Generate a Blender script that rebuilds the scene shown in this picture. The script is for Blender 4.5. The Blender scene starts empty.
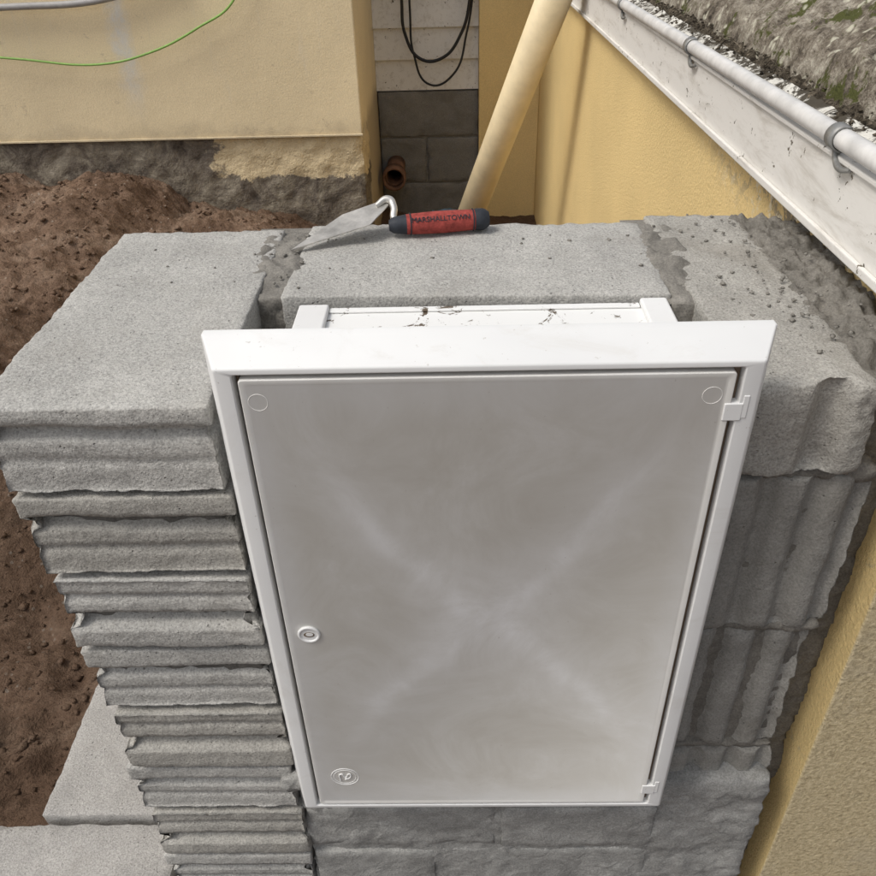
import bpy, math, random, bmesh
from mathutils import Vector, Matrix, noise
random.seed(4)
D=bpy.data; C=bpy.context; S=C.scene
# ------------------------------------------------------------ helpers
def new_obj(name, verts, faces, mat=None, smooth=True, parent=None):
    me=D.meshes.new(name); me.from_pydata([tuple(v) for v in verts],[],faces); me.update()
    ob=D.objects.new(name,me); S.collection.objects.link(ob)
    if mat: me.materials.append(mat)
    if smooth:
        me.polygons.foreach_set('use_smooth',[True]*len(me.polygons))
    if parent: ob.parent=parent
    return ob
def empty(name):
    e=D.objects.new(name,None); S.collection.objects.link(e); return e
def fr(p,s,o=4): return noise.fractal(Vector(p)*s,1.0,2.0,o)
def rough_box(name,lo,hi,mat,parent=None,res=.006,r=.003,rvar=.003,amp=.0010,big=.0010,fn=None,seed=0.,skew=0.):
    lo=Vector(lo);hi=Vector(hi);sz=hi-lo
    n=[max(2,round(sz[i]/res)) for i in range(3)]
    idx={};vs=[];fs=[]
    so=Vector((seed*7.3,seed*3.1,seed*5.7))
    cx,cy=(lo.x+hi.x)/2,(lo.y+hi.y)/2
    def V(i,j,k):
        key=(i,j,k)
        if key in idx: return idx[key]
        def g(a,N,s):
            t=a/N
            if a==1 and N>4: t=.0022/s
            if a==N-1 and N>4: t=1-.0022/s
            return t
        p=Vector((lo.x+sz.x*g(i,n[0],sz.x),lo.y+sz.y*g(j,n[1],sz.y),lo.z+sz.z*g(k,n[2],sz.z)))
        rr=r+max(0.,noise.noise((p+so)*28))*rvar*2.0+max(0,noise.noise((p+so)*90))*rvar*.8
        inn=Vector([min(max(p[a],lo[a]+rr),hi[a]-rr) for a in range(3)])
        d=p-inn; L=d.length
        nn=d/L if L>1e-9 else Vector((0,0,1))
        q=inn+nn*min(rr,L)
        q=q+nn*(fr(q+so,130,3)*amp+fr(q+so,18,2)*big)
        if fn: q=fn(q,nn,lo,hi)
        if skew:
            c,s=math.cos(skew),math.sin(skew); x,y=q.x-cx,q.y-cy
            q=Vector((cx+c*x-s*y,cy+s*x+c*y,q.z))
        idx[key]=len(vs);vs.append(q);return idx[key]
    X,Y,Z=n
    for i in range(X):
        for j in range(Y):
            fs.append((V(i,j,Z),V(i+1,j,Z),V(i+1,j+1,Z),V(i,j+1,Z)))
            fs.append((V(i,j,0),V(i,j+1,0),V(i+1,j+1,0),V(i+1,j,0)))
    for i in range(X):
        for k in range(Z):
            fs.append((V(i,0,k),V(i+1,0,k),V(i+1,0,k+1),V(i,0,k+1)))
            fs.append((V(i,Y,k),V(i,Y,k+1),V(i+1,Y,k+1),V(i+1,Y,k)))
    for j in range(Y):
        for k in range(Z):
            fs.append((V(0,j,k),V(0,j,k+1),V(0,j+1,k+1),V(0,j+1,k)))
            fs.append((V(X,j,k),V(X,j+1,k),V(X,j+1,k+1),V(X,j,k+1)))
    return new_obj(name,vs,fs,mat,True,parent)
def box(name,lo,hi,mat,parent=None,bev=0.,seg=2):
    x0,y0,z0=lo;x1,y1,z1=hi
    vs=[(x0,y0,z0),(x1,y0,z0),(x1,y1,z0),(x0,y1,z0),(x0,y0,z1),(x1,y0,z1),(x1,y1,z1),(x0,y1,z1)]
    fs=[(0,3,2,1),(4,5,6,7),(0,1,5,4),(1,2,6,5),(2,3,7,6),(3,0,4,7)]
    ob=new_obj(name,vs,fs,mat,False,parent)
    if bev:
        m=ob.modifiers.new('b','BEVEL');m.width=bev;m.segments=seg
        ob.data.polygons.foreach_set('use_smooth',[True]*6)
        m.harden_normals=True
    return ob
def tube(name,pts,rad,mat,parent=None,res=12,cyclic=False,radii=None,kind='BEZIER'):
    cu=D.curves.new(name,'CURVE');cu.dimensions='3D';cu.bevel_depth=rad;cu.bevel_resolution=res//3;cu.use_fill_caps=True;cu.resolution_u=12
    if kind=='BEZIER':
        sp=cu.splines.new('BEZIER');sp.bezier_points.add(len(pts)-1)
        for i,(b,p) in enumerate(zip(sp.bezier_points,pts)):
            b.co=p;b.handle_left_type=b.handle_right_type='AUTO'
            if radii:b.radius=radii[i]
    else:
        sp=cu.splines.new('POLY');sp.points.add(len(pts)-1)
        for i,(b,p) in enumerate(zip(sp.points,pts)):
            b.co=(*p,1)
            if radii:b.radius=radii[i]
    sp.use_cyclic_u=cyclic
    ob=D.objects.new(name,cu);S.collection.objects.link(ob);cu.materials.append(mat)
    dg=C.evaluated_depsgraph_get();me=D.meshes.new_from_object(ob.evaluated_get(dg))
    D.objects.remove(ob);me.name=name
    ob=D.objects.new(name,me);S.collection.objects.link(ob)
    if not me.materials: me.materials.append(mat)
    me.polygons.foreach_set('use_smooth',[True]*len(me.polygons))
    if parent:ob.parent=parent
    return ob
# ------------------------------------------------------------ materials
class M:
    def __init__(s,name,rough=.85,spec=.3):
        s.m=D.materials.new(name);s.m.use_nodes=True;s.t=s.m.node_tree;s.N=s.t.nodes;s.b=s.N['Principled BSDF']
        s.b.inputs['Roughness'].default_value=rough;s.b.inputs['Specular IOR Level'].default_value=spec
        s.tc=s.N.new('ShaderNodeTexCoord').outputs['Object']
    def lk(s,a,b): s.t.links.new(a,b)
    def noise(s,scale,detail=3,rough=.6,dist=0,vec=None):
        n=s.N.new('ShaderNodeTexNoise');n.inputs['Scale'].default_value=scale;n.inputs['Detail'].default_value=detail
        n.inputs['Roughness'].default_value=rough;n.inputs['Distortion'].default_value=dist;s.lk(vec or s.tc,n.inputs['Vector']);return n.outputs['Fac']
    def vor(s,scale,feat='F1',vec=None):
        n=s.N.new('ShaderNodeTexVoronoi');n.inputs['Scale'].default_value=scale;n.feature=feat;s.lk(vec or s.tc,n.inputs['Vector']);return n
    def ramp(s,f,*st):
        n=s.N.new('ShaderNodeValToRGB');e=n.color_ramp.elements
        while len(e)<len(st): e.new(.5)
        for el,(p,c) in zip(e,st):
            el.position=p;el.color=(*c,1) if isinstance(c,tuple) else (c,c,c,1)
        s.lk(f,n.inputs[0]);return n.outputs['Color']
    def mix(s,f,a,b,mode='MIX'):
        n=s.N.new('ShaderNodeMix');n.data_type='RGBA';n.blend_type=mode
        for v,i in ((f,0),(a,6),(b,7)):
            if isinstance(v,(int,float)): n.inputs[i].default_value=v if i==0 else (v,v,v,1)
            elif isinstance(v,tuple): n.inputs[i].default_value=(*v,1)
            else: s.lk(v,n.inputs[i])
        return n.outputs[2]
    def math(s,op,a,b=0.,c=None,clamp=False):
        n=s.N.new('ShaderNodeMath');n.operation=op;n.use_clamp=clamp
        for i,v in enumerate((a,b,c)):
            if v is None: continue
            if isinstance(v,(int,float)): n.inputs[i].default_value=v
            else: s.lk(v,n.inputs[i])
        return n.outputs[0]
    def xyz(s):
        n=s.N.new('ShaderNodeSeparateXYZ');s.lk(s.tc,n.inputs[0]);return n.outputs
    def smooth(s,v,a,b):
        n=s.N.new('ShaderNodeMapRange');n.interpolation_type='SMOOTHSTEP'
        s.lk(v,n.inputs[0])
        if a<b: n.inputs[1].default_value=a;n.inputs[2].default_value=b
        else:
            n.inputs[1].default_value=b;n.inputs[2].default_value=a;n.inputs[3].default_value=1;n.inputs[4].default_value=0
        return n.outputs[0]
    def col(s,c):
        if isinstance(c,tuple): s.b.inputs['Base Color'].default_value=(*c,1)
        else: s.lk(c,s.b.inputs['Base Color'])
        return s
    def bump(s,*hs):
        prev=None
        for h,st,di in hs:
            n=s.N.new('ShaderNodeBump');n.inputs['Strength'].default_value=st;n.inputs['Distance'].default_value=di
            s.lk(h,n.inputs['Height'])
            if prev: s.lk(prev,n.inputs['Normal'])
            prev=n.outputs[0]
        s.lk(prev,s.b.inputs['Normal']);return s
def concrete(name,base,tint=(1,.975,.91),dark=.6,fine=1.,stain=.3,speck=.75):
    m=M(name,.93,.15)
    g=lambda k:tuple(base*k*t for t in tint)
    c=m.ramp(m.noise(9,4,.65),(.3,g(.84)),(.7,g(1.10)))
    sp=m.ramp(m.noise(400,2,.8),(.36,dark),(.47,.93),(.56,1.07),(.68,1.35))
    c=m.mix(speck,c,sp,'MULTIPLY')
    n60=m.noise(70,2)
    ag=m.ramp(m.vor(230).outputs['Distance'],(.1,1.),(.3,0.))
    c=m.mix(m.math('MULTIPLY',m.math('MULTIPLY',ag,m.smooth(n60,.5,.4)),.35),c,g(1.4))
    pit=m.ramp(m.vor(150).outputs['Distance'],(.06,1.),(.2,0.))
    pit=m.math('MULTIPLY',pit,m.smooth(n60,.53,.63))
    c=m.mix(m.math('MULTIPLY',pit,.65),c,g(.35))
    st=m.smooth(m.noise(6,4,.65,1.),.52,.72)
    c=m.mix(m.math('MULTIPLY',st,stain),c,tuple(a*b for a,b in zip(g(.62),(1.05,1,.93))))
    h=m.math('SUBTRACT',m.noise(280,3,.75),m.math('MULTIPLY',pit,1.2))
    m.col(c).bump((h,.72*fine,.0022));return m.m
MAT={}
MAT['block']=concrete('concrete_block_mat',.425)
MAT['block2']=concrete('concrete_block_b_mat',.37,(1,.96,.87),stain=.45)
MAT['blockR']=concrete('smeared_block_mat',.29,(1,.965,.88),stain=.6,speck=.55,fine=.8)
MAT['back']=concrete('old_concrete_mat',.23,(1,.97,.90),stain=.6)
MAT['foot']=concrete('footing_concrete_mat',.39,(1,.96,.90))
def mortar(name,base,tint=(1,.97,.9)):
    m=M(name,.88,.22);g=lambda k:tuple(base*k*t for t in tint)
    c=m.ramp(m.noise(22,5,.7,.4),(.3,g(.70)),(.68,g(1.22)))
    c=m.mix(.6,c,m.ramp(m.noise(450,2,.8),(.35,.6),(.65,1.3)),'MULTIPLY')
    m.col(c).bump((m.noise(40,3,.65,.6),.55,.005),(m.noise(330,3,.8),.4,.0013));return m.m
MAT['mortar']=mortar('mortar_mat',.22,(1,.94,.83));MAT['wet']=mortar('wet_mortar_mat',.185,(1,.93,.81));MAT['smear']=mortar('smeared_mortar_mat',.31,(1,.985,.93))
MAT['core']=mortar('joint_mortar_mat',.13,(1,.94,.84))
def stucco(name,base,dirt,low=None):
    m=M(name,.8,.25)
    g=lambda k:tuple(min(.95,k*b) for b in base)
    c=m.ramp(m.noise(3,4,.6),(.3,g(.93)),(.7,g(1.05)))
    d=m.smooth(m.noise(1.6,5,.7,1.2),.58,.9)
    c=m.mix(m.math('MULTIPLY',d,.25),c,dirt)
    c=m.mix(.4,c,m.ramp(m.noise(220,2,.7),(.3,.7),(.7,1.2)),'MULTIPLY')
    return m,c
m,c=stucco('yellow_render_mat',(.87,.66,.315),(.50,.40,.25))
X,Y,Z=m.xyz()
near=m.smooth(Y,1.0,.35)
k=m.smooth(m.noise(26,5,.75,.5),.50,.56)
band=m.math('MULTIPLY',m.smooth(Z,.90,.98),near)
c=m.mix(m.math('MULTIPLY',k,band),c,(.30,.26,.20))
k2=m.math('MULTIPLY',m.smooth(m.noise(34,4,.75),.57,.60),band)
c=m.mix(k2,c,(.84,.76,.58))
k3=m.math('MULTIPLY',m.smooth(m.noise(14,5,.75),.60,.66),m.smooth(Y,.20,.12))
c=m.mix(m.math('MULTIPLY',k3,.4),c,(.42,.37,.28))
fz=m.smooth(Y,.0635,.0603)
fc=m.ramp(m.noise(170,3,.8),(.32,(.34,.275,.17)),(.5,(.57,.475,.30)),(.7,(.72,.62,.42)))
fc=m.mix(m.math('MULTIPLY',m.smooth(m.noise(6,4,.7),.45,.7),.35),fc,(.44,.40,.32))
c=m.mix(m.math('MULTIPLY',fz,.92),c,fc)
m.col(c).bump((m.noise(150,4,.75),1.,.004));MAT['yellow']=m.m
m,c=stucco('cream_render_mat',(.79,.66,.43),(.46,.40,.30))
X,Y,Z=m.xyz()
st=m.N.new('ShaderNodeMapping');st.inputs['Scale'].default_value=(9,1,1.2);m.lk(m.tc,st.inputs[0])
streak=m.smooth(m.noise(1.5,4,.6,0,st.outputs[0]),.6,.78)
c=m.mix(m.math('MULTIPLY',streak,.3),c,(.58,.58,.56))
drip=m.math('MULTIPLY',m.smooth(m.math('ABSOLUTE',m.math('ADD',m.math('ADD',X,m.math('MULTIPLY',m.noise(7,4,.7),.12)),1.19)),.055,.0),m.smooth(Z,.52,.8))
c=m.mix(m.math('MULTIPLY',m.math('MULTIPLY',drip,m.ramp(m.noise(20,4,.7),(.35,.3),(.6,1.))),.75),c,(.64,.65,.65))
gr=m.math('MULTIPLY',m.smooth(m.math('ADD',Z,m.math('MULTIPLY',m.noise(7,5,.7),-.16)),.47,.36),.7)
c=m.mix(gr,c,(.34,.28,.20))
sc_=m.smooth(m.noise(11,5,.8,.6),.62,.66)
c=m.mix(m.math('MULTIPLY',sc_,.4),c,(.45,.37,.26))
m.col(c).bump((m.noise(14,3),.3,.006),(m.noise(150,3,.7),.6,.002));MAT['cream']=m.m
m=M('plinth_mat',.92,.15);X,Y,Z=m.xyz()
c=m.ramp(m.noise(6,6,.78,.8),(.30,(.05,.042,.035)),(.45,(.15,.125,.10)),(.58,(.27,.235,.18)),(.72,(.46,.41,.33)))
patch=m.smooth(m.math('ADD',X,m.math('MULTIPLY',m.noise(9,5,.7),.35)),-.80,-.76)
pz=m.smooth(m.math('ADD',Z,m.math('MULTIPLY',m.noise(11,5,.7),.16)),.385,.40)
c=m.mix(m.math('MULTIPLY',patch,pz),c,(.64,.52,.33))
m.col(c).bump((m.noise(12,5,.75),.9,.02),(m.noise(140,3,.8),.6,.003));MAT['plinth']=m.m
m=M('soil_mat',1.,.1);X,Y,Z=m.xyz()
c=m.ramp(m.noise(3.5,6,.75,.5),(.3,(.125,.078,.052)),(.5,(.225,.148,.102)),(.72,(.35,.255,.185)))
c=m.mix(.75,c,m.ramp(m.noise(90,4,.8),(.32,.5),(.55,1.),(.72,1.45)),'MULTIPLY')
peb=m.math('MULTIPLY',m.ramp(m.vor(45).outputs['Distance'],(.12,1.),(.2,0.)),m.smooth(m.noise(9,2),.52,.56))
c=m.mix(m.math('MULTIPLY',peb,.6),c,(.42,.37,.31))
low_dark=m.smooth(m.math('ADD',Z,m.math('MULTIPLY',m.noise(5,4,.7),.12)),.34,.14)  # soil colour gets darker towards the bottom of the pit
c=m.mix(m.math('MULTIPLY',low_dark,.5),c,(.06,.037,.024))
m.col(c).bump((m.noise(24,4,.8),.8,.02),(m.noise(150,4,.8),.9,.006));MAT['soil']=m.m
m=M('white_plastic_mat',.42,.4)
c=m.ramp(m.noise(7,3,.6),(.3,(.71,.71,.70)),(.75,(.78,.78,.765)))
c=m.mix(m.math('MULTIPLY',m.smooth(m.noise(14,6,.75,.8),.52,.75),.35),c,(.60,.57,.52))
c=m.mix(m.math('MULTIPLY',m.smooth(m.noise(120,3,.8),.66,.72),.5),c,(.38,.34,.29))
m.col(c);m.lk(m.ramp(m.noise(12,3),(.3,.38),(.7,.58)),m.b.inputs['Roughness']);MAT['white']=m.m
m=M('body_plastic_mat',.45,.4)
c=m.mix(m.smooth(m.noise(28,5,.75,.8),.57,.61),(.80,.80,.78),(.12,.09,.06))
m.col(c);MAT['body']=m.m
m=M('door_plastic_mat',.5,.35);X,Y,Z=m.xyz()
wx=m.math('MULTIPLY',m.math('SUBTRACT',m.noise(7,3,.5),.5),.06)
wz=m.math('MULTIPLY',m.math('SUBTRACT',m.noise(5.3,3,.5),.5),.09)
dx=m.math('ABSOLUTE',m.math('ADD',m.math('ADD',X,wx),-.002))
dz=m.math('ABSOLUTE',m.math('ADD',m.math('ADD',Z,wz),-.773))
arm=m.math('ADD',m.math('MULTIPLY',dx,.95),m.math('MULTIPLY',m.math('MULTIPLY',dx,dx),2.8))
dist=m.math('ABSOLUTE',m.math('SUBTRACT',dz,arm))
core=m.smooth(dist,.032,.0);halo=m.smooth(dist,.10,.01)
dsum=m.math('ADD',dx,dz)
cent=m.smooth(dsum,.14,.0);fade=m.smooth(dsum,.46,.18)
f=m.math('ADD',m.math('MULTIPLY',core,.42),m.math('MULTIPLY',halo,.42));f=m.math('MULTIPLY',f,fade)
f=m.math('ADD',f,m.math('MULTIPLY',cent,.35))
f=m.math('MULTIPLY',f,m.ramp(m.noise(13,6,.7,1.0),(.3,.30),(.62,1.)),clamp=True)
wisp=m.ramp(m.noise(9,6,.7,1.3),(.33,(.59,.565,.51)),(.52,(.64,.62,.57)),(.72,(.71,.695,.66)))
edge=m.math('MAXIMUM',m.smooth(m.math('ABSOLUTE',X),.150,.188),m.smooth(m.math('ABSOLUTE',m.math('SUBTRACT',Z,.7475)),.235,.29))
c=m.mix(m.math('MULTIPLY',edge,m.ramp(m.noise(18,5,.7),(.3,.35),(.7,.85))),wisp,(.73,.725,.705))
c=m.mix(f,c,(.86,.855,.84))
c=m.mix(m.math('MULTIPLY',m.smooth(m.noise(160,2,.8),.7,.76),.35),c,(.4,.35,.3))
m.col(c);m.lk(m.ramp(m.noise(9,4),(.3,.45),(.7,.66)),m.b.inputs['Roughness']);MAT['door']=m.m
def simple(name,col,rough=.6,spec=.4,metal=0,var=.15,ns=40):
    m=M(name,rough,spec);m.b.inputs['Metallic'].default_value=metal
    c=m.ramp(m.noise(ns,4,.7),(.3,tuple(x*(1-var) for x in col)),(.7,tuple(min(1,x*(1+var)) for x in col)))
    m.col(c).bump((m.noise(ns*6,2),.15,.0008));return m.m
MAT['dark']=simple('gap_dark_mat',(.15,.11,.075),.9)
MAT['pipe']=simple('cream_pipe_mat',(.76,.63,.40),.42,.4,0,.09,14)
MAT['conduit']=simple('white_conduit_mat',(.62,.61,.59),.4,.5,0,.2,20)
MAT['clip']=simple('galvanised_clip_mat',(.26,.26,.25),.45,.5,.4,.3,60)
MAT['black']=simple('black_cable_mat',(.012,.012,.013),.45)
MAT['green']=simple('green_wire_mat',(.24,.42,.10),.5)
MAT['grey']=simple('grey_pipe_mat',(.35,.34,.33),.5)
MAT['terra']=simple('terracotta_mat',(.20,.11,.07),.85,.2,0,.45,20)
MAT['steel']=simple('trowel_steel_mat',(.60,.58,.54),.38,.5,.75,.35,30)
MAT['red']=simple('red_rubber_mat',(.30,.055,.045),.75,.25,0,.45,120)
MAT['rubber']=simple('black_rubber_mat',(.028,.032,.040),.6,.3,0,.3,80)
MAT['blue']=simple('blue_plastic_mat',(.09,.16,.22),.6)
m=M('white_board_mat',.6,.3)
mp=m.N.new('ShaderNodeMapping');mp.inputs['Scale'].default_value=(5,1,5);m.lk(m.tc,mp.inputs[0])
c=m.mix(m.math('MULTIPLY',m.smooth(m.noise(7,5,.75,.4,mp.outputs[0]),.47,.72),.5),(.74,.72,.68),(.40,.36,.30))
c=m.mix(m.smooth(m.noise(38,4,.8),.64,.67),c,(.14,.12,.09))
m.col(c).bump((m.noise(60,3,.7),.3,.002));MAT['board']=m.m
m=M('dirty_ledge_mat',.8,.2)
c=m.mix(m.smooth(m.noise(24,6,.8,.6),.46,.54),(.66,.64,.58),(.07,.06,.045))
m.col(c).bump((m.noise(50,4,.8),.7,.005));MAT['ledge']=m.m
m=M('mossy_tile_mat',.95,.1)
c=m.ramp(m.noise(20,6,.85),(.36,(.05,.042,.033)),(.47,(.16,.135,.105)),(.56,(.29,.26,.21)),(.68,(.50,.47,.39)))
c=m.mix(m.smooth(m.noise(12,5,.8),.54,.60),c,(.075,.080,.028))
lich=m.math('MULTIPLY',m.ramp(m.vor(55).outputs['Distance'],(.25,1.),(.4,0.)),m.smooth(m.noise(15,3,.7),.5,.58))
c=m.mix(m.math('MULTIPLY',lich,.8),c,(.55,.53,.42))
m.col(c).bump((m.noise(60,4,.8),.8,.010));MAT['moss']=m.m
m=M('debris_mat',.95,.1)
c=m.ramp(m.noise(55,5,.8,.5),(.38,(.025,.02,.015)),(.52,(.09,.075,.055)),(.66,(.24,.20,.15)),(.78,(.45,.40,.30)))
m.col(c).bump((m.noise(50,5,.8),1.,.012));MAT['debris']=m.m

# ------------------------------------------------------------ meter box
mb=empty('meter_box')
def ring(loops):
    vs=[];fs=[];K=None
    for (x0,x1,z0,z1,y,r) in loops:
        pts=[]
        for cx,cz,a0 in ((x1-r,z1-r,0),(x0+r,z1-r,90),(x0+r,z0+r,180),(x1-r,z0+r,270)):
            for s in range(7):
                a=math.radians(a0+s*15);pts.append((cx+r*math.cos(a),y,cz+r*math.sin(a)))
        K=len(pts);vs+=pts
    for l in range(len(loops)-1):
        for i in range(K):
            a=l*K+i;b=l*K+(i+1)%K
            fs.append((a,a+K,b+K,b))
    return vs,fs,K
L=[(-.2225,.2255,.436,1.0555,.046,.002),(-.2225,.2255,.436,1.0555,.040,.002),(-.2215,.2245,.4375,1.0545,.0385,.002),
   (-.2068,.2075,.4490,1.0465,.0015,.002),(-.2055,.2060,.4500,1.0455,.0003,.002),(-.2045,.2048,.4508,1.0445,.0,.002),
   (-.1935,.1935,.4545,1.0415,.0,.002),(-.1925,.1925,.4553,1.0405,.0008,.002),(-.1918,.1918,.4560,1.0398,.012,.002),(-.18,.18,.47,1.02,.012,.002)]
vs,fs,K=ring(L)
fo=new_obj('frame',vs,fs,MAT['white'],True,mb)
fo.modifiers.new('e','EDGE_SPLIT').split_angle=math.radians(35)
box('recess_shadow_liner',(-.186,.0125,.462),(.186,.03,1.034),MAT['dark'],mb)
box('door_gap_shade',(-.1912,.0085,.4565),(-.1888,.0118,1.0395),MAT['dark'],mb)  # dark brown strips: shadow of the gaps around the door, put in as colour
box('door_gap_shade',(.1863,.0075,.4565),(.1915,.0118,1.0395),MAT['dark'],mb)
box('door_gap_shade',(-.1886,.0070,1.0368),(.1861,.0118,1.0396),MAT['dark'],mb)
L=[(-.1885,.1870,.4580,1.0365,.0115,.003),(-.1885,.1870,.4580,1.0365,.0008,.003),(-.1878,.1863,.4587,1.0358,.0,.003),
   (-.1845,.1830,.4620,1.0325,.0,.003),(-.1835,.1820,.4630,1.0315,.0005,.003)]
vs,fs,K=ring(L)
fs.append(tuple(range(4*K+K-1,4*K-1,-1)))
do=new_obj('door',vs,fs,MAT['door'],True,mb);do.modifiers.new('e','EDGE_SPLIT').split_angle=math.radians(30)
for o in (fo,do):
    bm=bmesh.new();bm.from_mesh(o.data);bmesh.ops.recalc_face_normals(bm,faces=bm.faces);bm.to_mesh(o.data);bm.free()
for z in (1.003,.487):
    box('hinge_tab',(.1820,-.0010,z-.010),(.1965,.010,z+.006),MAT['white'],mb,.001)
    box('hinge_knuckle',(.1955,-.0007,z-.008),(.2005,.010,z+.013),MAT['white'],mb,.001)
def circle_ring(name,x,z,r,t,mat,parent,y=-.0004):
    pts=[(x+r*math.cos(a),y,z+r*math.sin(a)) for a in [i*math.pi/16 for i in range(32)]]
    return tube(name,pts,t,mat,parent,9,True,kind='POLY')
circle_ring('latch_bezel',-.167,.7525,.0095,.0016,MAT['white'],mb,-.0005)
def disc(name,x,z,r,y,mat,parent,sz=1.,dep=.002):
    vs=[(x+r*math.cos(i*math.pi/12),y,z+sz*r*math.sin(i*math.pi/12)) for i in range(24)]
    vs+=[(v[0],y+dep,v[2]) for v in vs]
    fs=[tuple(range(23,-1,-1))]+[(i,(i+1)%24,24+(i+1)%24,24+i) for i in range(24)]
    return new_obj(name,vs,fs,mat,False,parent)
disc('latch_face',-.167,.7525,.0085,-.0008,MAT['white'],mb)
disc('latch_keyhole',-.167,.7525,.0052,-.0012,MAT['dark'],mb,.62)
disc('latch_insert',-.1665,.7532,.0036,-.0016,MAT['white'],mb,.6)
circle_ring('corner_boss',-.1756,1.016,.0075,.0003,MAT['door'],mb,.0005)
circle_ring('corner_boss',.1715,1.016,.0075,.0003,MAT['door'],mb,.0005)
circle_ring('maker_mark_ring',-.1545,.513,.0155,.0005,MAT['white'],mb,.0005)
circle_ring('maker_mark_ring',-.1545,.513,.0125,.0004,MAT['white'],mb,.0005)
tube('maker_mark_glyph',[(-.160,-.0001,.506),(-.158,-.0001,.519),(-.154,-.0001,.513),(-.149,-.0001,.519),(-.149,-.0001,.512),(-.1545,-.0001,.509)],.0008,MAT['white'],mb)
box('body',(-.178,.045,.46),(.186,.224,.9825),MAT['body'],mb,.005,3)
box('body_lug',(-.181,.170,.9827),(-.150,.2255,.9895),MAT['white'],mb,.0025)
box('body_lug',(.163,.170,.9827),(.190,.2255,.9905),MAT['white'],mb,.0025)
box('body_rim',(-.1498,.216,.9827),(.1628,.2252,.9850),MAT['body'],mb,.001)
# ------------------------------------------------------------ masonry pier
pier=empty('concrete_block_pier')
tops=[.991,.893,.788,.684,.578,.471,.373,.270,.166,.062]
def ribfn(gfrac,gd,flip,sd):
    def f(q,nn,lo,hi):
        t=(hi.z-q.z)/(hi.z-lo.z)
        if flip:t=1-t
        t+=.022*noise.noise(Vector((q.x*9,sd*3.3,0)))
        def g(c,w,k=3.0):
            u=abs(t-c)/w
            return min(1,max(0,(1-u)*k))
        d=gd*g(gfrac,.10)+gd*.25*g(gfrac+.34,.05,2)
        if t>gfrac: d+=.0045
        lf=max(0.,1-(q.y-lo.y)/.05)
        q=q+Vector((0,d*max(0.,-nn.y),0))
        q=q+Vector((d*lf*.8*max(0.,-nn.x)-d*lf*.7*max(0.,nn.x),0,0))
        return q
    return f
for i in range(9):
    zt=tops[i];zb=tops[i+1]+(.011 if i else .008)
    ox=[-.004,-.003,.004,.000,.006,-.003,.003,-.002,.004][i];oy=[.0,.003,.0,.005,-.001,.004,.0,.003,.004][i]
    rough_box('block',(-.424+ox,.034+oy,zb),(-.226+ox*.5,.43,zt),MAT['block2' if i in (1,4,6) else 'block'],pier,.0045,.002,.0026,.0012,.0010,
              ribfn([.30,.34,.42,.38,.46,.36,.40,.35,.4][i],[.010,.016,.018,.015,.018,.015,.017,.015,.015][i],i in (2,4,6),i),seed=i+1,skew=[.0,.008,-.007,.005,.008,-.006,.003,0,0][i])
rough_box('mortar_core',(-.408,.052,.03),(-.238,.425,.962),MAT['core'],pier,.009,.004,.003,.004,.004,seed=20)
for i in range(9):
    zt=tops[i];zb=tops[i+1]+.008
    rough_box('block',(-.200,.236,zb),(.199,.437,zt),MAT['block'],pier,.0055 if i<2 else .012,.0025,.004,.0012,.0010,seed=31+i,skew=-.03 if i==0 else 0)
rough_box('mortar_core',(-.23,.25,.03),(.22,.425,.955),MAT['core'],pier,.012,seed=21)
def blob(name,x0,x1,y0,y1,z0,hf,mat,parent,res=.005):
    nx=int((x1-x0)/res);ny=int((y1-y0)/res);vs=[];fs=[]
    for j in range(ny+1):
        for i in range(nx+1):
            x=x0+(x1-x0)*i/nx;y=y0+(y1-y0)*j/ny
            vs.append((x,y,z0+hf(x,y,i/nx,j/ny)))
    for j in range(ny):
        for i in range(nx):
            a=j*(nx+1)+i;fs.append((a,a+1,a+nx+2,a+nx+1))
    return new_obj(name,vs,fs,mat,True,parent)
rough_box('mortar_joint',(-.236,.245,.88),(-.192,.432,.9880),MAT['mortar'],pier,.005,.006,.006,.0035,.004,seed=22)
blob('mortar_smear',-.262,-.180,.26,.45,.9905,lambda x,y,u,v:-.006+.0095*min(1,4*min(u,1-u))*min(1,3*min(v,1-v))*(.8+1.*fr((x,y,0),30,4)),MAT['mortar'],pier,.003)
rough_box('mortar_joint',(.194,.215,.88),(.232,.445,.988),MAT['mortar'],pier,.005,.006,.006,.0035,.005,seed=23)
blob('mortar_smear',.183,.245,.22,.455,.9905,lambda x,y,u,v:-.006+.0105*min(1,4*min(u,1-u))*min(1,3*min(v,1-v))*(.8+1.1*fr((x,y,3),30,4)),MAT['mortar'],pier,.003)
def vribs(cs,gd,w,k=2.2,rag=.003):
    def f(q,nn,lo,hi):
        d=0
        for c in cs:
            u=abs(q.x-c+rag*noise.noise(Vector((c*50,0,q.z*14))))/w
            if u<1:d+=gd*min(1,(1-u)*k)
        return q+Vector((0,d*max(0.,-nn.y),0))
    return f
rough_box('block',(.216,.052,.894),(.332,.452,.991),MAT['block2'],pier,.0045,.004,.009,.0018,.003,
          lambda q,nn,lo,hi:vribs((.290,),.016,.020,1.4)(q,nn,lo,hi)+Vector((0,0,-.004*max(0,(q.x-.3)/.03))),seed=41,skew=.02)
zz=[(.886,.684),(.676,.472),(.462,.262),(.254,.05)]
for i,(a,b_) in enumerate(zz):
    rough_box('block',(.222,.060+.005*(i%2),b_),(.356,.45,a),MAT['blockR'],pier,.0048,.004,.006,.0014,.002,vribs((.262,.306,.346),.012,.013,1.3,.003),seed=51+i,skew=(.02,-.02,.01,0)[i])
rough_box('mortar_core',(.23,.074,.03),(.350,.44,.975),MAT['wet'],pier,.008,.004,.003,.003,.003,seed=24)
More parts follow.
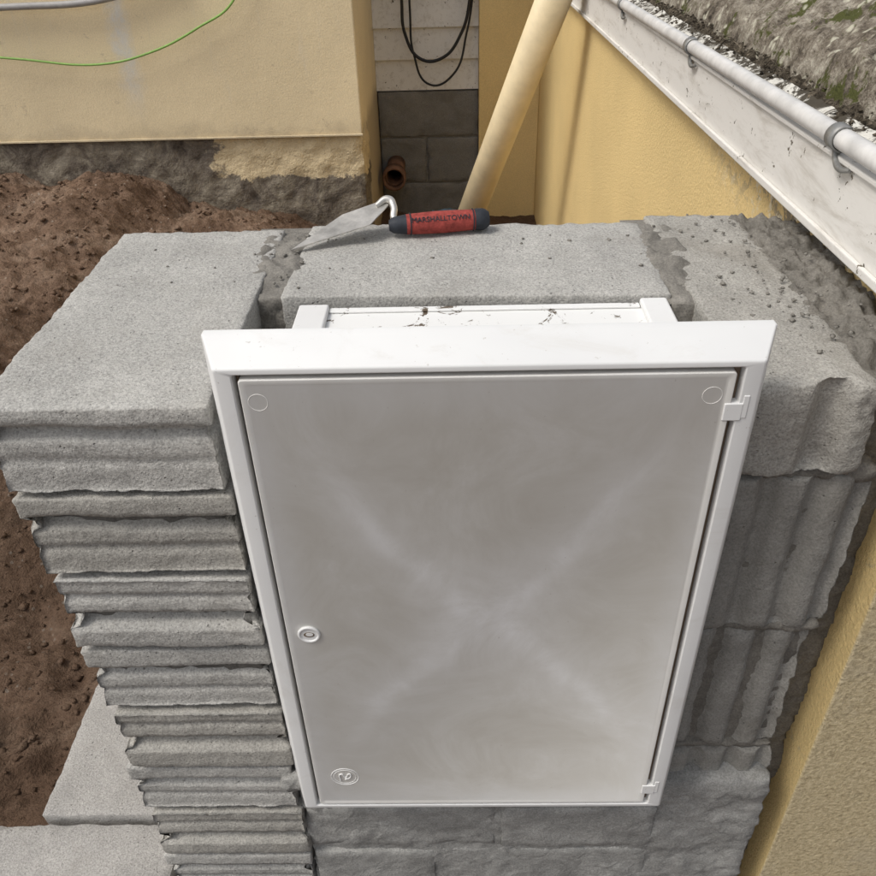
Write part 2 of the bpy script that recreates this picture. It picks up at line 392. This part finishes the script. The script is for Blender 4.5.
for i,z in enumerate((.680,.888,.467)):
    rough_box('mortar_squeeze',(.228,.066,z-.007),(.358,.10,z+.007),MAT['wet'],pier,.0042,.005,.004,.003,.005,seed=110+i)
rough_box('mortar_fill',(.335,.108,.02),(.404,.46,.955),MAT['wet'],pier,.0055,.008,.008,.004,.006,seed=25)
blob('mortar_fillet',.308,.404,.095,.47,.985,lambda x,y,u,v:-.022*max(0,1-6*u)-.03*max(0,1-9*v)+.004-.006*u+.013*fr((x,y,7),28,5)+.006*fr((x,y,9),90,3)-.02*max(0,v-.93)*8,MAT['wet'],pier,.0028)
for i,(a,b_) in enumerate([(.434,.380),(.371,.281),(.270,.176),(.166,.065)]):
    x=-.222
    for k,xe in enumerate([.02,.225] if i%2 else [-.06,.225]):
        rough_box('block',(x,.042+.003*((i+k)%2),b_),(xe,.235,a),MAT['smear'],pier,.006,.003,.005,.0014,.002,seed=60+i*3+k)
        x=xe+.008
rough_box('mortar_smear',(-.228,.0460,.03),(.358,.22,.425),MAT['smear'],pier,.006,.006,.004,.003,.005,seed=70)
rough_box('mortar_dab',(-.240,.030,.428),(-.210,.06,.458),MAT['smear'],pier,.003,.008,.004,.004,.006,seed=72)
def crumbs(name,n,fn,mat,parent,smin,smax):
    vs=[];fs=[]
    for _ in range(n):
        x,y,z=fn();s=smin+(smax-smin)*random.random()**2.5;o=len(vs)
        rot=Matrix.Rotation(random.uniform(0,6),3,'Z')@Matrix.Rotation(random.uniform(0,6),3,'X')
        for d in ((1,0,0),(-1,0,0),(0,1,0),(0,-1,0),(0,0,1),(0,0,-1),(.6,.6,.6),(-.6,-.6,.6)):
            v=rot@(Vector(d)*s*random.uniform(.6,1.2));vs.append((x+v.x,y+v.y,z+v.z*.6))
        for f in ((0,2,6),(2,4,6),(4,0,6),(2,1,4),(1,3,7),(3,4,7),(4,1,7),(3,0,4),(2,0,5),(1,2,5),(3,1,5),(0,3,5)):
            fs.append(tuple(o+q for q in f))
    return new_obj(name,vs,fs,mat,True,parent)
def pr():
    t=random.random()
    if t<.65: return (random.gauss(.31,.028),random.uniform(.10,.45),.992)
    if t<.85: return (random.gauss(-.21,.02),random.uniform(.27,.43),.992)
    return (random.uniform(-.4,.3),random.uniform(.25,.42),.9915)
crumbs('mortar_crumbs',320,pr,MAT['mortar'],pier,.0006,.0038)
# ------------------------------------------------------------ trowel
tr=empty('pointing_trowel')
tip=Vector((-.209,.356,.9935));heel=Vector((-.103,.420,1.024))
ax=(heel-tip)
sd=Vector((-.026,.036,.003))
P=[tip,tip+ax*.62+sd*.42,heel+sd*.16,heel-sd*.16,tip+ax*.70-sd*.62]
up=Vector((0,0,.0014))
vs=[p for p in P]+[p+up for p in P]
fs=[(0,4,3,2,1),(5,6,7,8,9)]+[(i,(i+1)%5,5+(i+1)%5,5+i) for i in range(5)]
new_obj('blade',vs,fs,MAT['steel'],False,tr)
tube('tang',[heel-ax*.10+up*2,heel+Vector((.004,.0,.005)),(-.093,.414,1.022),(-.092,.404,1.010),(-.080,.400,1.006)],.0042,MAT['steel'],tr,12,radii=[.8,1.1,1,1,1])
h0=Vector((-.096,.396,1.006));h1=Vector((.019,.412,1.006));hd=(h1-h0)
def seg(name,t0,t1,rs,mat):
    k=len(rs)
    tube(name,[h0+hd*(t0+(t1-t0)*i/(k-1)) for i in range(k)],.0122,mat,tr,18,radii=rs,kind='POLY')
seg('ferrule',-.02,.16,[.5,.78,.82,.88,.95],MAT['rubber'])
seg('grip',.155,.86,[.95,.99,1.03,1.05,1.05,1.03,1.0,.97],MAT['red'])
seg('end_cap',.855,1.0,[1.0,1.05,1.05,1.02,.92,.7],MAT['rubber'])
for t in (.19,.83): seg('grip_band',t,t+.012,[1.07,1.07],MAT['rubber'])
tx=D.curves.new('grip_lettering','FONT');tx.body='MARSHALLTOWN';tx.size=.0085;tx.extrude=.0004;tx.align_x='CENTER';tx.align_y='CENTER'
to=D.objects.new('t',tx);S.collection.objects.link(to)
me=D.meshes.new_from_object(to.evaluated_get(C.evaluated_depsgraph_get()));D.objects.remove(to)
to=D.objects.new('grip_lettering',me);S.collection.objects.link(to);me.materials.clear();me.materials.append(MAT['rubber'])
ang=math.atan2(hd.y,hd.x);mid=h0+hd*.5
me.transform(Matrix.Translation(mid)@Matrix.Rotation(ang,4,'Z')@Matrix.Rotation(math.radians(52),4,'X')@Matrix.Translation((0,0,.0127)));to.parent=tr
# ------------------------------------------------------------ right-hand building
bld=empty('yellow_rendered_building')
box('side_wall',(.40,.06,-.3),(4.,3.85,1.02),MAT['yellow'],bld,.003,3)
sl=-.021
def ybox(name,x0,x1,y0,y1,z0,z1,mat,bev=.0015):
    vs=[]
    for y in (y0,y1):
        for (x,z) in ((x0,z0),(x1,z0),(x1,z1),(x0,z1)): vs.append((x,y,z+sl*y))
    fs=[(0,1,2,3),(7,6,5,4),(0,4,5,1),(1,5,6,2),(2,6,7,3),(3,7,4,0)]
    o=new_obj(name,vs,fs,mat,False,bld)
    bv=o.modifiers.new('b','BEVEL');bv.width=bev;bv.segments=2
    return o
ybox('fascia_board',.376,.3995,-.1,3.9,1.0175,1.098,MAT['board'])
ybox('fascia_bead',.370,.3755,-.1,3.9,1.0165,1.026,MAT['board'])
ybox('fascia_cap',.371,.408,-.1,3.9,1.0985,1.104,MAT['board'])
ybox('gutter_back',.409,4.,-.1,3.9,1.03,1.085,MAT['debris'])
def gridobj(name,x0,x1,y0,y1,nx,ny,zf,mat,parent):
    vs=[];fs=[]
    for j in range(ny+1):
        for i in range(nx+1):
            x=x0+(x1-x0)*i/nx;y=y0+(y1-y0)*j/ny;vs.append((x,y,zf(x,y)))
    for j in range(ny):
        for i in range(nx):
            a=j*(nx+1)+i;fs.append((a,a+1,a+nx+2,a+nx+1))
    return new_obj(name,vs,fs,mat,True,parent)
gridobj('dirty_ledge',.4083,.436,-.1,3.9,14,800,lambda x,y:1.1015+sl*y+.003*fr((x,y,2),40,4)+.35*(x-.4083),MAT['ledge'],bld)
gridobj('gutter_debris',.426,.54,-.1,3.9,30,800,lambda x,y:1.106+sl*y+.012*fr((x,y,2),22,5)+.006*fr((x,y,3),90,3)+.016*min(1,max(0,(x-.426)/.03))-.006,MAT['debris'],bld)
def rz(x,y):
    z=1.146+sl*y+(x-.455)*.62+.026*fr((x,y,5),8,5)+.010*fr((x,y,8),45,4)
    e=max(0,1-(x-.448)/.016)
    return z-.05*e
gridobj('mossy_roof',.448,1.6,-.1,3.9,230,480,rz,MAT['moss'],bld)
gridobj('mossy_roof_upper',1.595,4.1,-.1,3.9,60,60,lambda x,y:1.14+sl*y+(x-.455)*.62,MAT['moss'],bld)
def dp():
    y=random.uniform(.1,2.6);x=.415+.045*random.random()**.6;return (x,y,1.1035+sl*y+.35*(x-.408))
crumbs('gutter_leaf_litter',1100,dp,MAT['debris'],bld,.0008,.0042)
for i in range(14):
    y=random.uniform(.2,2.2);x=random.uniform(.425,.45);z=1.118+sl*y
    a=random.uniform(-1.2,.4);l=random.uniform(.02,.05)
    tube('twig',[(x,y,z),(x+l*.4*math.sin(a)-.005,y+l*.5,z+.005),(x+l*math.sin(a)-.008,y+l,z-.009)],.0008,MAT['debris'],bld,3)
cd=empty('electrical_conduit')
tube('conduit_pipe',[(.372,y,1.1225-.027*y) for y in (-.1,.5,1.2,2.,3.,3.84)],.0105,MAT['conduit'],cd,18)
for y in (.33,.93,1.55):
    z=1.1225-.027*y;vs=[];fs=[];n=14
    for i in range(n+1):
        a=math.radians(60+ i*(235/n))
        for rr in (.0112,.0132):
            for dy in (-.009,.009): vs.append((.372+rr*math.cos(a),y+dy,z+rr*math.sin(a)))
    for i in range(n):
        o=i*4;p=o+4
        fs+=[(o,o+1,p+1,p),(o+2,p+2,p+3,o+3),(o,p,p+2,o+2),(o+1,o+3,p+3,p+1)]
    fs+=[(0,2,3,1),(n*4,n*4+1,n*4+3,n*4+2)]
    new_obj('saddle_clip',vs,fs,MAT['clip'],True,cd)
    tube('saddle_hook',[(.374,y+.006,z-.0125),(.371,y-.004,z-.020),(.369,y-.022,z-.025),(.371,y-.040,z-.022)],.0034,MAT['clip'],cd,9,radii=[1.3,1.1,1,.6])
# ------------------------------------------------------------ rear walls
rw=empty('cream_rendered_house')
box('render_face',(-6.5,2.80,.475),(-.375,3.05,2.6),MAT['cream'],rw,.007,2)
box('render_stop_bead',(-6.5,2.791,.476),(-.373,2.7995,.484),MAT['cream'],rw,.002)
rough_box('plinth',(-3.2,2.815,-.1),(-.378,3.04,.4745),MAT['plinth'],rw,.016,.004,.010,.006,.010,seed=81)
box('plinth_far',(-6.5,2.82,-.3),(-3.21,3.04,.4745),MAT['plinth'],rw)
box('return_wall',(-.62,3.06,-.3),(-.377,3.75,2.6),MAT['cream'],rw,.006)
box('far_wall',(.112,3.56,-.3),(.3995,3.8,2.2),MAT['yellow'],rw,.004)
for i in range(11):
    z=.470+.135*i
    new_obj('weatherboard',[(-.376,3.596,z),(.111,3.596,z),(.111,3.615,z+.133),(-.376,3.615,z+.133),(-.376,3.64,z),(.111,3.64,z),(.111,3.64,z+.133),(-.376,3.64,z+.133)],
      [(0,1,2,3),(4,7,6,5),(0,4,5,1),(2,6,7,3),(0,3,7,4),(1,5,6,2)],MAT['board'],False,rw)
for i,(a,b_) in enumerate([(.462,.255),(.245,.03),(.02,-.2)]):
    x=-.372
    for xe in ((.111,) if i%2==0 else (-.15,.111)):
        rough_box('recess_block',(x,3.60,b_),(xe,3.72,a),MAT['back'],rw,.012,.004,.008,.003,.004,seed=90+i);x=xe+.01
box('recess_mortar',(-.374,3.612,-.2),(.111,3.7,.4615),MAT['mortar'],rw)
ds=empty('terracotta_drain_pipe')
def hollow(name,p0,p1,ro,ri,mat,parent):
    p0=Vector(p0);p1=Vector(p1);d=(p1-p0).normalized();a=d.orthogonal().normalized();b=d.cross(a);n=28;vs=[];fs=[]
    for p,r in ((p0,ri),(p0,ro),(p1,ro),(p1,ri)):
        for i in range(n):
            t=2*math.pi*i/n;vs.append(p+a*r*math.cos(t)+b*r*math.sin(t))
    for l in range(4):
        for i in range(n):
            fs.append((l*n+i,l*n+(i+1)%n,((l+1)%4)*n+(i+1)%n,((l+1)%4)*n+i))
    return new_obj(name,vs,fs,mat,True,parent)
hollow('drain_barrel',(-.30,3.40,.12),(-.30,3.60,.12),.045,.038,MAT['terra'],ds)
hollow('drain_collar',(-.30,3.36,.12),(-.30,3.43,.12),.056,.0455,MAT['terra'],ds)
cb=empty('black_cable')
tube('cable_loop',[(-.235,3.55,1.1),(-.235,3.55,.86),(-.225,3.54,.72),(-.16,3.53,.62),(-.06,3.53,.62),(.03,3.54,.72),(.07,3.55,.86),(.08,3.56,1.1)],.007,MAT['black'],cb)
tube('cable_loop_inner',[(-.195,3.56,1.1),(-.20,3.56,.80),(-.19,3.54,.64),(-.12,3.52,.51),(-.01,3.52,.55),(.055,3.55,.72),(.085,3.56,.90),(.09,3.56,1.1)],.005,MAT['black'],cb)
gw=empty('green_earth_wire')
tube('wire',[(-2.6,2.77,.95),(-1.9,2.77,.82),(-1.64,2.77,.79),(-1.35,2.77,.765),(-1.15,2.77,.80),(-.95,2.77,.88),(-.80,2.77,.97),(-.72,2.77,1.2)],.0042,MAT['green'],gw)
gp=empty('wall_pipe')
tube('pipe',[(-3.,2.77,.985),(-1.6,2.77,.965),(-1.25,2.77,.985),(-1.0,2.775,1.06)],.012,MAT['grey'],gp)
dpipe=empty('downpipe')
a=Vector((.05,2.65,.2));b_=Vector((.285,2.19,1.01));d=(b_-a)
hollow('pipe_barrel',a-d*.3,b_+d*.12,.053,.048,MAT['pipe'],dpipe)
hollow('pipe_socket',b_+d*.12,b_+d*.26,.060,.0535,MAT['pipe'],dpipe)
rough_box('blue_plastic_sheet',(-.12,2.93,.0),(.03,3.08,.075),MAT['blue'],None,.012,.01,.01,.006,.02,seed=7)
# ------------------------------------------------------------ ground
def ss(v,a,b):
    t=min(1,max(0,(v-a)/(b-a)));return t*t*(3-2*t)
def gz(x,y):
    bank=ss(-x+.10*noise.noise(Vector((y*2,0,0))),.72,1.35)*ss(y,.55,1.25)
    bank=max(bank,.75*ss(y,1.1,1.9)*ss(-x,.2,.8))
    z=.06+.30*bank
    z+=.10*ss(-x,1.6,2.6)
    z-=.08*ss(y,2.0,2.75)*ss(x,-1.9,-.6)
    z-=.12*ss(x,-.75,-.35)*ss(y,1.6,2.6)
    z-=.06*ss(-x,.62,.78)*(1-bank)
    near=1-ss(math.hypot(x+1,y-1),5,9)
    a=.050*fr((x,y,0),2.6,6)+.024*fr((x,y,4),13,5)+.012*fr((x,y,6),45,4)
    a*=1-.6*ss(x,-.6,-.35)*ss(y,2,2.6)
    z+=a*near
    z=z*near+(.05+.05*noise.noise(Vector((x*.1,y*.1,0))))*(1-near)
    if x>-.62 and y<.55: z=min(z,.12)
    return z
def axis(lo,hi,c0,c1,fine):
    a=[];v=c0
    while v<c1: a.append(v);v+=fine
    a.append(c1)
    v=c1;s=fine
    while v<hi: s*=1.35;v+=s;a.append(v)
    v=c0;s=fine
    while v>lo: s*=1.35;v-=s;a.insert(0,v)
    return a
xs=axis(-300,300,-2.6,.45,.0100);ys=axis(-300,300,-.1,3.3,.0105)
vs=[(x,y,gz(x,y)) for y in ys for x in xs];nx=len(xs)
fs=[(j*nx+i,j*nx+i+1,j*nx+nx+i+1,j*nx+nx+i) for j in range(len(ys)-1) for i in range(nx-1)]
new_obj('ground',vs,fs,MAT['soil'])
def sc():
    x=random.uniform(-2.4,-.5);y=random.uniform(.2,2.78);return (x,y,gz(x,y)+.002)
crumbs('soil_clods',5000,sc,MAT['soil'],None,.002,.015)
rough_box('concrete_footing',(-.655,.135,-.05),(-.43,.62,.2),MAT['foot'],None,.008,.004,.005,.002,.002,seed=101)
rough_box('concrete_footing',(-.88,-.35,-.05),(-.436,.127,.19),MAT['foot'],None,.008,.004,.005,.002,.002,seed=102)
# ------------------------------------------------------------ light
w=D.worlds.new('World');S.world=w;w.use_nodes=True;nt=w.node_tree
sk=nt.nodes.new('ShaderNodeTexSky');sk.sky_type='NISHITA';sk.sun_disc=False
sun_dir=Vector((-.50,-.24,.80)).normalized()
el=math.asin(sun_dir.z);az=math.atan2(sun_dir.x,sun_dir.y)
sk.sun_elevation=el;sk.sun_rotation=az;sk.dust_density=4.;sk.air_density=1.
hs=nt.nodes.new('ShaderNodeHueSaturation');hs.inputs['Saturation'].default_value=.35
nt.links.new(sk.outputs[0],hs.inputs['Color']);nt.links.new(hs.outputs[0],nt.nodes['Background'].inputs[0]);nt.nodes['Background'].inputs[1].default_value=.15
li=D.lights.new('sun','SUN');li.energy=1.45;li.angle=math.radians(18);li.color=(1,.96,.89)
lo_=D.objects.new('sun',li);S.collection.objects.link(lo_);lo_.rotation_euler=sun_dir.to_track_quat('Z','Y').to_euler()
# ------------------------------------------------------------ camera
yaw,pitch,roll=-0.0263,0.6176,-0.0302
F=Vector((math.sin(yaw)*math.cos(pitch),math.cos(yaw)*math.cos(pitch),-math.sin(pitch)))
r0=Vector((math.cos(yaw),-math.sin(yaw),0));u0=r0.cross(F);c,s=math.cos(roll),math.sin(roll)
r=c*r0+s*u0;u=-s*r0+c*u0
cam=D.cameras.new('camera');co=D.objects.new('camera',cam);S.collection.objects.link(co)
Mx=Matrix.Identity(4)
for i in range(3): Mx[i][0]=r[i];Mx[i][1]=u[i];Mx[i][2]=-F[i]
Mx[0][3],Mx[1][3],Mx[2][3]=-0.0243,-0.5207,1.3505
co.matrix_world=Mx;cam.sensor_width=36;cam.lens=36*808/876;cam.clip_start=.02;cam.clip_end=1000
S.camera=co
S.view_settings.view_transform='Standard';S.view_settings.look='None';S.view_settings.exposure=0
